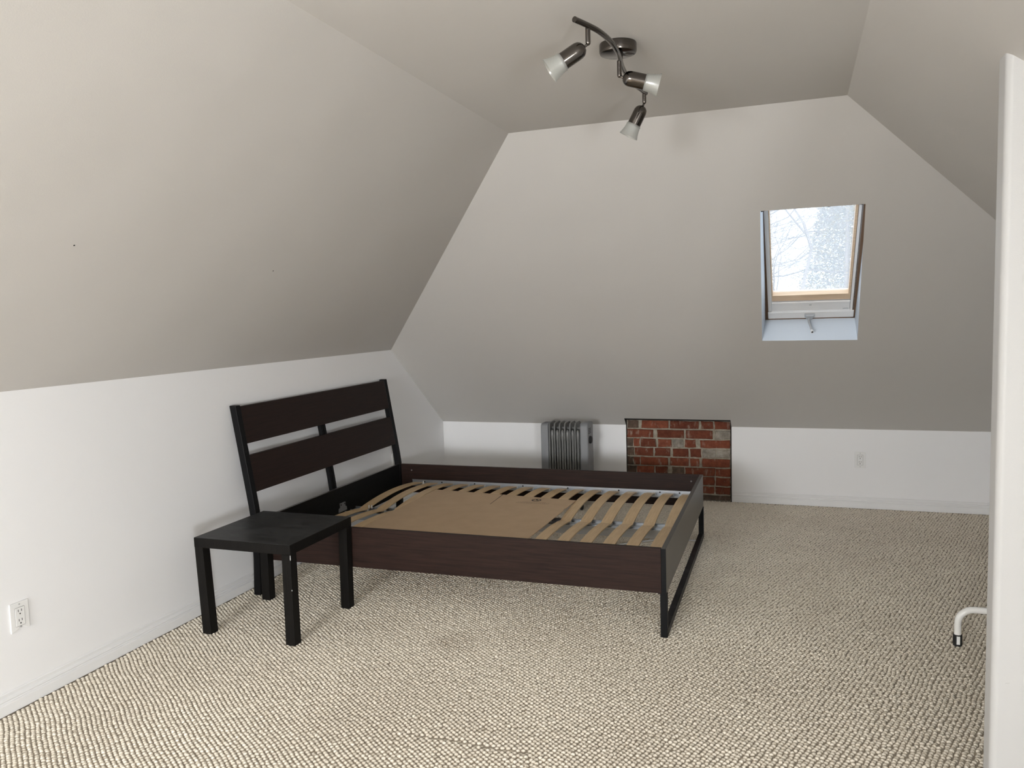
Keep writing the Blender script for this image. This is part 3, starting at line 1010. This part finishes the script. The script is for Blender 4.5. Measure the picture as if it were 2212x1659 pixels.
for (x, y), ln, d in heads:
    d = Vector(d).normalized()
    piv = Vector((x, y, zb_ - ln))
    m_ = MB().tube([(x, y, zb_ - .004), (x, y, zb_ - ln + .004), (x, y, zb_ - ln - .001), (x, y, zb_ - ln - .004)], [.0078, .0078, .0065, .003], 14)
    m_.build('stem', M_chrome, cl, smooth=50)
    k0 = .016
    prof = [(.0035, -.002), (.0040, .006), (.0045, k0 - .004), (.012, k0 - .002), (.0185, k0 + .003), (.0235, k0 + .010), (.0258, k0 + .019), (.0262, k0 + .030), (.0262, k0 + .076), (.0250, k0 + .0765), (.0245, k0 + .070), (.0005, k0 + .066)]
    hd_ = MB().lathe(prof, piv, d, 32).build('lamp_head', M_chrome, cl, smooth=40)
    g0 = k0 + .072
    gp = [(.0255, g0), (.0290, g0 + .003), (.0290, g0 + .010), (.0300, g0 + .020), (.0335, g0 + .036), (.0385, g0 + .051), (.0360, g0 + .051), (.0310, g0 + .036), (.0275, g0 + .020), (.0265, g0 + .008)]
    MB().lathe(gp, piv, d, 36).build('glass_shade', M_frost, hd_, smooth=60)
    MB().lathe([(.0005, g0 - .01), (.017, g0 - .008), (.0175, g0 + .012), (.021, g0 + .030), (.019, g0 + .042), (.010, g0 + .048), (.0005, g0 + .049)], piv, d, 20).build('bulb', M_bulb, hd_, smooth=60)
    s_ = Vector((-.2, -.7, -.6))
    s_ = (s_ - d * s_.dot(d)).normalized()
    MB().lathe([(.0025, 0), (.0025, .0015)], piv + d * (k0 + .062) + s_ * .0260, s_, 10, True).build('screw', M_chrome, hd_)

# ------------------------------------------------------------------ white tubular stand foot beside the partition
tf = root('tubular_stand', (3.615, 3.41, 0), 'white bent tube leg with a dark end cap, showing from behind the partition', 'stand')
path = [(3.616, 3.41, .040), (3.616, 3.41, .095)]
for a in np.linspace(0, 90, 8)[1:]:
    path.append((3.616 + .064 * (1 - math.cos(math.radians(a))), 3.41, .098 + .064 * math.sin(math.radians(a))))
path += [(4.10, 3.41, .162)]
for a in np.linspace(90, 0, 8)[1:]:
    path.append((4.10 + .064 * math.cos(math.radians(a)), 3.41, .098 + .064 * math.sin(math.radians(a))))
path.append((4.164, 3.41, .040))
MB().tube(path, .0145, 16).build('tube', M_tube, tf, smooth=40)
for x in (3.616, 4.164):
    MB().lathe([(.0178, GZ), (.0185, .004), (.0185, .044), (.0150, .046)], (x, 3.41, 0), (0, 0, 1), 18, True).build('end_cap', M_rubber, tf, smooth=40)
    MB().box(x - .0065, 3.389, .006, x + .0065, 3.393, .042).build('label_strip', M_plastic_w, tf)

# loose cord on the carpet under the bed
pts = [(1.62, 4.30), (1.74, 4.41), (1.885, 4.544), (1.97, 4.612), (2.069, 4.690), (2.20, 4.735), (2.34, 4.73)]
cpath = []
for k in range(len(pts) - 1):
    for t in (0, .5):
        cpath.append((pts[k][0] * (1 - t) + pts[k + 1][0] * t, pts[k][1] * (1 - t) + pts[k + 1][1] * t, .004))
cpath.append((*pts[-1], .004))
o = MB().tube(cpath, .0045, 8).build('cord', M_cord, smooth=60)
tag(o, 'thin grey cord lying on the carpet under the bed', 'cord')

# ------------------------------------------------------------------ outdoors, seen through the skylight
GZ0 = -3.6
o = MB().quad((-40, 7.5, GZ0), (45, 7.5, GZ0), (45, 70, GZ0), (-40, 70, GZ0)).build('ground', M_lawn)
tag(o, 'pale lawn outside below the skylight', 'ground', kind=S)


def bare_tree(x, y, height, seed, label, depth=6, spread=1.0):
    rs = random.Random(seed)
    t = root('bare_tree', (x, y, GZ0), label, 'tree', 'leafless trees beyond the skylight')
    trunk, twigs = MB(), MB()

    def grow(p, d, length, r, lev):
        steps = 4
        pts, q, dd = [p], p, d
        for _ in range(steps):
            dd = (dd + Vector((rs.gauss(0, .16), rs.gauss(0, .16), rs.gauss(.02, .10)))).normalized()
            q = q + dd * (length / steps)
            pts.append(q)
        rr_ = [r * (1 - .45 * k / steps) for k in range(steps + 1)]
        (trunk if lev < 2 else twigs).tube(pts, rr_, 7 if lev < 2 else 4 if lev < 4 else 3, False)
        if lev >= depth:
            return
        kids = 4 if lev == 0 else rs.choice((3, 4)) if lev < 4 else 3
        for k in range(kids):
            t_ = 1.0 if k == 0 else rs.uniform(.30, .95)
            i0 = min(int(t_ * steps), steps - 1)
            b0 = pts[i0].lerp(pts[i0 + 1], t_ * steps - i0) if t_ < 1 else pts[-1]
            side = Vector((rs.gauss(0, 1), rs.gauss(0, 1), rs.gauss(0, .55))).normalized()
            nd_ = (dd * (1.0 if k == 0 else .55) + side * spread * (.35 if k == 0 else .85)).normalized()
            grow(b0, nd_, length * rs.uniform(.58, .80), max(r * (.58 if k == 0 else .42), .003), lev + 1)

    grow(Vector((x, y, GZ0)), Vector((0.02, 0, 1)), height * .40, height * .019, 0)
    trunk.build('trunk', M_bark, t, smooth=60)
    o_ = twigs.build('branches', M_bark, t)
    o_['kind'] = 'stuff'


bare_tree(2.0, 12.2, 9.5, 11, 'bare tree nearest outside the skylight', 7)
bare_tree(4.7, 29.0, 11.0, 5, 'second bare tree behind the nearest one outside the skylight')


def leafy(name, x, y, h, rad, count, material, label, cat, size, cone):
    t = root(name, (x, y, GZ0), label, cat)
    MB().tube([(x, y, GZ0), (x, y, GZ0 + h * .9)], [.14, .03], 8).build('trunk', M_bark, t, smooth=60)
    m = MB()
    for _ in range(count):
        f_ = random.random() ** .8
        rr_ = rad * ((1 - f_) if cone else math.sin(math.pi * min(f_ * .9 + .08, 1))) * math.sqrt(random.random())
        a = random.uniform(0, 2 * math.pi)
        p_ = Vector((x + rr_ * math.cos(a), y + rr_ * math.sin(a), GZ0 + h * (.12 + .88 * f_)))
        d1 = Vector((random.gauss(0, 1), random.gauss(0, 1), random.gauss(0, .6))).normalized() * size
        d2 = Vector((random.gauss(0, 1), random.gauss(0, 1), random.gauss(0, 1))).normalized() * size * .6
        m.quad(p_ - d1, p_ + d2, p_ + d1)
    o_ = m.build('foliage', material, t)
    o_['kind'] = 'stuff'


leafy('conifer_tree', 5.4, 44.0, 16.0, 3.4, 30000, M_needle, 'grey-green conifer outside beyond the bare trees', 'tree', .12, True)
leafy('yellow_tree', 4.1, 20.8, 8.6, 1.5, 11000, M_yellow, 'yellow-leaved small tree outside beyond the bare trees', 'tree', .04, False)
